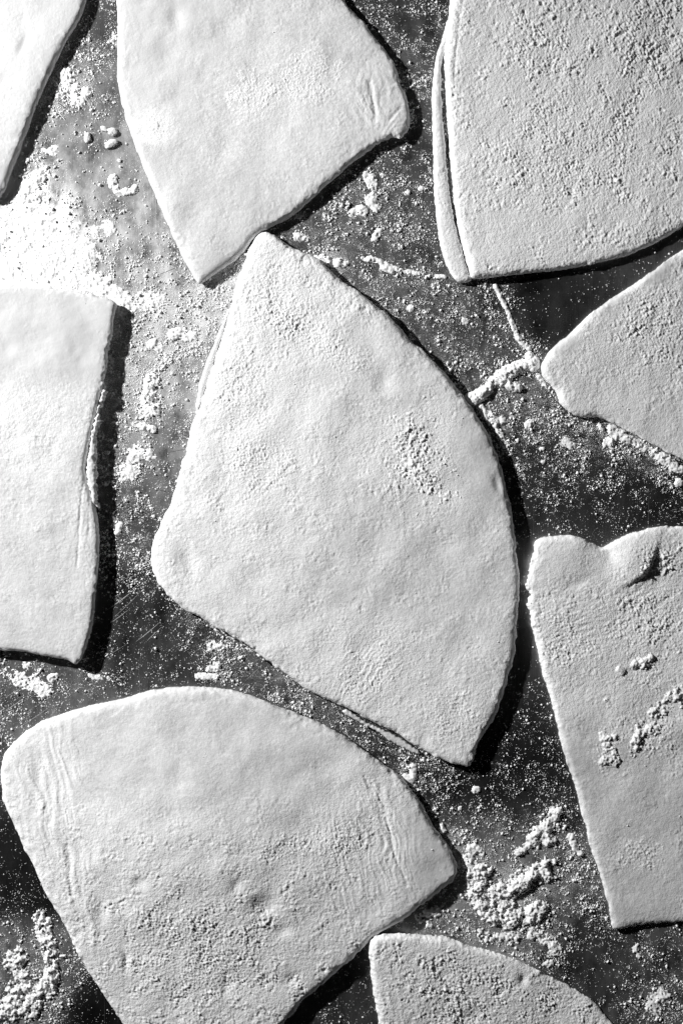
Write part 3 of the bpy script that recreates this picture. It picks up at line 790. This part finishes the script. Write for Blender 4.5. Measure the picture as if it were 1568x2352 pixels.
heap('long flour heap in the bottom left corner beside the broad dough piece', [([(90,2110),(105,2170),(125,2210),(110,2250)],24),([(100,2270),(60,2320)],30),([(40,2220),(50,2250),(30,2290)],34),([(10,2330)],40)], 8, 0.22, 0.7)
for lb_, st_ in [('elongated ragged flour clump nearest the shadow under the top centre piece', ([(845,400),(855,420)],14)),
                 ('biggest ragged flour clump midway between the top centre piece and the centre piece', ([(850,455),(860,470)],17)),
                 ('flat ragged flour clump left of the biggest one, below the top centre piece', ([(812,485),(830,480)],16)),
                 ('lowest ragged flour clump above the upper right side of the centre piece', ([(870,530),(862,545)],11)),
                 ('small flour clump just right of the elongated one under the top centre piece', ([(880,400)],9)),
                 ('small flour clump in the dark gap, left one of two near the folded edge', ([(935,440)],9)),
                 ('small flour clump in the dark gap, right one of two near the folded edge', ([(968,430)],8))]:
    heap(lb_, [st_], 4.5, 0.25, 0.5)
heap('line of flour pushed along the steel towards the folded edge of the upper right piece', [([(835,590),(870,600),(910,615)],8),([(915,617),(960,625),(985,632)],8),([(1000,632),(1020,633)],7),([(880,612),(900,620)],8)], 4.5, 0.2, 0.6)
heap('flour piled against the upper tip of the centre piece', [([(740,592),(760,600),(790,603)],12),([(680,540),(700,545)],12),([(725,590)],10)], 5, 0.2, 0.5)
heap('small flour dot above the right shoulder of the centre piece, the left one of two', [([(943,705)],12)], 3.5, 0.2, 0.4)
heap('small flour dot above the right shoulder of the centre piece, the right one of two', [([(1067,735)],10)], 3.5, 0.2, 0.4)
heap('thin diagonal line of flour running down from the upper right dough corner', [([(1137,655),(1150,680),(1165,710)],7),([(1165,715),(1180,745)],8),([(1180,748),(1190,775),(1215,800)],8)], 5, 0.15, 0.45)
heap('raised flour ridge bridging the centre piece and the piece at right', [([(1083,915),(1110,900),(1130,880),(1165,850),(1200,840),(1225,830)],17),([(1150,870),(1180,850)],18),([(1170,885),(1190,890)],12),([(1215,815),(1225,840)],14)], 9, 0.05, 0.4)
heap('flour collected along the left tip of the piece at right', [([(1240,865),(1255,885),(1268,900)],9)], 5, 0.15, 0.5)
heap('flour drift beside the shoulder of the centre piece, below the raised ridge', [([(1105,935),(1120,950),(1140,975)],13),([(1145,990),(1160,1020)],12),([(1155,965)],12)], 5.5, 0.25, 0.55)
for lb_, st_ in [('flour lump nearest below the raised flour ridge', ([(1212,975),(1220,968)],11)),
                 ('tiny flour lump close to the shoulder of the centre piece, below the ridge', ([(1190,1010)],7)),
                 ('upper of two tiny flour lumps in open steel below the raised ridge', ([(1245,1030)],8)),
                 ('lower of two tiny flour lumps in open steel below the raised ridge', ([(1247,1060)],7)),
                 ('wide flour lump alone on dark steel below the tip of the piece at right', ([(1300,1015),(1310,1025)],15))]:
    heap(lb_, [st_], 4, 0.2, 0.45)
heap('bank of flour along the lower edge of the piece at right', [([(1375,975),(1385,985)],8),([(1405,985),(1440,1005),(1480,1028),(1520,1050),(1568,1078)],13),([(1385,1025),(1400,1015)],16),([(1560,1110)],12)], 5.5, 0.2, 0.5)

dheap('coarse flour streak on the right half of the centre dough piece', [([(940,955),(938,970)],10),([(955,1010),(945,1060),(975,1100)],30),([(985,1110),(1010,1140)],22)], 1.2, 0.50, 1.3)
dheap('thick flour clod on the tall right dough piece, below its fold', [([(1458,1525),(1480,1520)],15),([(1490,1510)],11)], 6, 0.15, 0.5)
dheap('little flour clod left of the thick one on the tall right piece', [([(1420,1537),(1426,1543)],10)], 4.5, 0.1, 0.35)
dheap('broken flour crust at left on the tall right dough piece', [([(1385,1690),(1415,1685)],15),([(1398,1715)],14),([(1380,1752),(1410,1740)],14)], 3.2, 0.35, 0.95)
dheap('long flour crust at right on the tall right dough piece', [([(1452,1732),(1458,1690),(1470,1660)],13),([(1470,1690),(1500,1670)],20),([(1500,1640),(1568,1590)],26)], 3.6, 0.38, 1.0)
dheap('lumps of flour in the fold of the tall right dough piece', [([(1475,1305),(1500,1300)],11),([(1490,1288),(1520,1280)],14),([(1560,1250)],16)], 3, 0.4, 0.9)

# ------------------------------------------------------------------ dough crumbs: lumpy pellets
def pellet(u, v, r, elong, ang, label, seed, base=0.0):
    r_ = np.random.default_rng(seed)
    nu_, nv_ = 18, 12
    th = np.linspace(0, 2 * math.pi, nu_, endpoint=False); ph = np.linspace(0, math.pi, nv_)
    T_, P_ = np.meshgrid(th, ph)
    x = np.sin(P_) * np.cos(T_); y = np.sin(P_) * np.sin(T_); z = np.cos(P_)
    d = np.ones_like(x)
    for _ in range(12):
        k_ = r_.standard_normal(3) * 4.2; o_ = r_.uniform(0, 6.28)
        d += 0.05 * np.sin(k_[0] * x + k_[1] * y + k_[2] * z + o_)
    x, y, z = x * d * elong, y * d, z * d * 0.55
    a = math.radians(ang)
    X = x * math.cos(a) - y * math.sin(a); Y = x * math.sin(a) + y * math.cos(a)
    co = to_world(CU + X.ravel() * r, CV + Y.ravel() * r, z.ravel() * r)
    F = []
    for j in range(nv_ - 1):
        for i in range(nu_):
            i2 = (i + 1) % nu_
            F.append((j * nu_ + i, j * nu_ + i2, (j + 1) * nu_ + i2, (j + 1) * nu_ + i))
    F = np.array(F)
    me = raw_mesh('dough_crumb', co, F.ravel(), np.full(len(F), 4), M_dough)
    at = me.attributes.new('flour', 'FLOAT', 'POINT'); at.data.foreach_set('value', np.full(len(co), 0.35, np.float32))
    o = link('dough_crumb', me)
    o.location = (WX(u), WY(v), (base + r * 0.42) * S)
    o['label'] = label; o['category'] = 'dough crumb'; o['group'] = 'dough crumbs on the steel beside the top centre piece'
pellet(199, 313, 7.5, 1.6, 95, 'oval dough crumb lying alone left of the crumb cluster', 1)
pellet(238, 293, 6.5, 1.35, 10, 'smallest dough crumb, upper left of the crumb cluster', 2)
pellet(257, 300, 9, 1.25, 20, 'rounded dough crumb at the top right of the crumb cluster', 3)
pellet(254, 327, 9, 1.75, -20, 'longest dough crumb, at the bottom of the crumb cluster', 4)
pellet(273, 366, 4, 1.2, 0, 'tiny dough crumb below the crumb cluster, near the rim of the top centre piece', 5)

# ------------------------------------------------------------------ loose grains
def grains(name, u, v, r, zb, label, seed, group=None):
    r_ = np.random.default_rng(seed)
    n = len(u)
    K_ = 4
    ang = r_.uniform(0, 2 * math.pi, n)[:, None] + np.arange(K_)[None] * (2 * math.pi / K_) + r_.uniform(-.35, .35, (n, K_))
    rad = r[:, None] * r_.uniform(0.65, 1.3, (n, K_))
    ru = u[:, None] + rad * np.cos(ang); rv = v[:, None] + rad * np.sin(ang)
    rz = np.repeat((zb - 0.15 * r)[:, None], K_, 1)
    # upper ring + apex make a lumpy dome
    mu = u[:, None] + rad * 0.72 * np.cos(ang); mv = v[:, None] + rad * 0.72 * np.sin(ang)
    mz = (zb + 0.75 * r)[:, None] + r[:, None] * r_.uniform(-.2, .2, (n, K_))
    au = u + r * r_.uniform(-.25, .25, n); av = v + r * r_.uniform(-.25, .25, n); az = zb + r * r_.uniform(1.0, 1.45, n)
    big = r > 2.0
    out_co = []; out_f = []; cnt = []; off = 0
    # small: ring + apex
    s = ~big
    ns = s.sum()
    co = np.concatenate([np.stack([ru[s], rv[s], rz[s]], -1), np.stack([au[s], av[s], az[s] * 0 + (zb[s] + 1.15 * r[s])], -1)[:, None]], 1)
    out_co.append(co.reshape(-1, 3))
    b0 = (np.arange(ns) * (K_ + 1))[:, None]
    i = np.arange(K_)
    f = np.stack([b0 + i, b0 + K_ + 0 * i, b0 + (i + 1) % K_], -1)
    out_f.append(f.reshape(-1)); cnt.append(np.full(ns * K_, 3)); off = ns * (K_ + 1)
    nb = big.sum()
    if nb:
        co = np.concatenate([np.stack([ru[big], rv[big], rz[big]], -1), np.stack([mu[big], mv[big], mz[big]], -1), np.stack([au[big], av[big], az[big]], -1)[:, None]], 1)
        out_co.append(co.reshape(-1, 3))
        b0 = off + (np.arange(nb) * (2 * K_ + 1))[:, None]
        f1 = np.stack([b0 + i, b0 + K_ + i, b0 + K_ + (i + 1) % K_, b0 + (i + 1) % K_], -1)
        out_f.append(f1.reshape(-1)); cnt.append(np.full(nb * K_, 4))
        f2 = np.stack([b0 + K_ + i, b0 + 2 * K_ + 0 * i, b0 + K_ + (i + 1) % K_], -1)
        out_f.append(f2.reshape(-1)); cnt.append(np.full(nb * K_, 3))
    co = np.concatenate(out_co)
    me = raw_mesh(name, to_world(co[:, 0], co[:, 1], co[:, 2]), np.concatenate(out_f), np.concatenate(cnt), M_flour)
    o = link(name, me)
    o['kind'] = 'stuff'; o['label'] = label; o['category'] = 'flour'
    return o

def scatter_table(n, seed):
    r_ = np.random.default_rng(seed)
    u = r_.uniform(-120, 1690, n); v = r_.uniform(-120, 2470, n)
    c = grid_at(COVER, u, v)
    m = c < -0.5
    u, v = u[m], v[m]
    d = density(u, v)
    cl = sample(N_frac, u, v) * 0.55 + sample(N_frac2, u, v) * 0.45
    p = np.clip(d, 0, 1) ** 1.35 * np.clip(0.75 + 0.85 * cl, 0.03, 3)
    p = p * np.where(grid_at(BASE, u, v) > 1.0, 0.12, 1.0)
    m = r_.uniform(0, 1, len(u)) < p
    u, v, d, cl = u[m], v[m], d[m], cl[m]
    r = np.exp(r_.normal(-0.20, 0.54, len(u))) * (0.80 + 0.30 * np.clip(cl, -1, 2)) * (0.80 + 0.45 * d)
    r = np.clip(r, 0.42, 4.8)
    return u, v, r
u, v, r = scatter_table(1600000, 21)
zb = grid_at(BASE, u, v)
grains('flour_dusting', u, v, r, np.maximum(zb, 0), 'fine white flour grains dusted over the dark steel between the dough pieces', 5)

def scatter_dough(n, seed):
    r_ = np.random.default_rng(seed)
    u = r_.uniform(0, 1568, n); v = r_.uniform(0, 2352, n)
    m = grid_at(COVER, u, v) > 5
    u, v = u[m], v[m]
    f = field([(640,700,120,0.5),(560,900,90,0.4),(960,1060,70,1.0),(650,1100,100,0.3),(850,1530,80,.5),(1040,1620,70,.5),(1300,300,260,.35),(1500,60,120,.6),(1300,1430,80,.6),(1480,1300,60,1.),(1500,1680,80,1.),(1400,1710,50,1.),(1480,1540,60,.8),(1450,1960,50,.8),
               (670,1940,60,.6),(430,2200,150,.3),(1050,2280,120,.5),(350,290,30,.6),(600,220,80,.4),(1500,780,90,.4),(60,1000,80,.1),(400,1700,200,.05),(110,1350,150,.06),(100,100,150,.05),(450,400,200,.08),(1480,1850,60,.3)], 0.1)
    cl = sample(N_lump, u, v) * 0.6 + sample(N_peb2, u, v) * 0.6
    p = f(u, v) * np.clip(cl - 0.1, 0, 2)
    m = r_.uniform(0, 1, len(u)) < p
    u, v = u[m], v[m]
    r = np.clip(np.exp(r_.normal(0.05, 0.32, len(u))) * 0.85, 0.5, 2.2)
    return u, v, r
u, v, r = scatter_dough(110000, 33)
grains('flour_sprinkle', u, v, r * 0.95, grid_at(BASE, u, v) - 0.3, 'loose flour grains sprinkled over the tops of the dough pieces', 6)
print('grains', 'tris', sum(len(o.data.loops) - 2 * len(o.data.polygons) for o in scene.objects if o.type == 'MESH'))
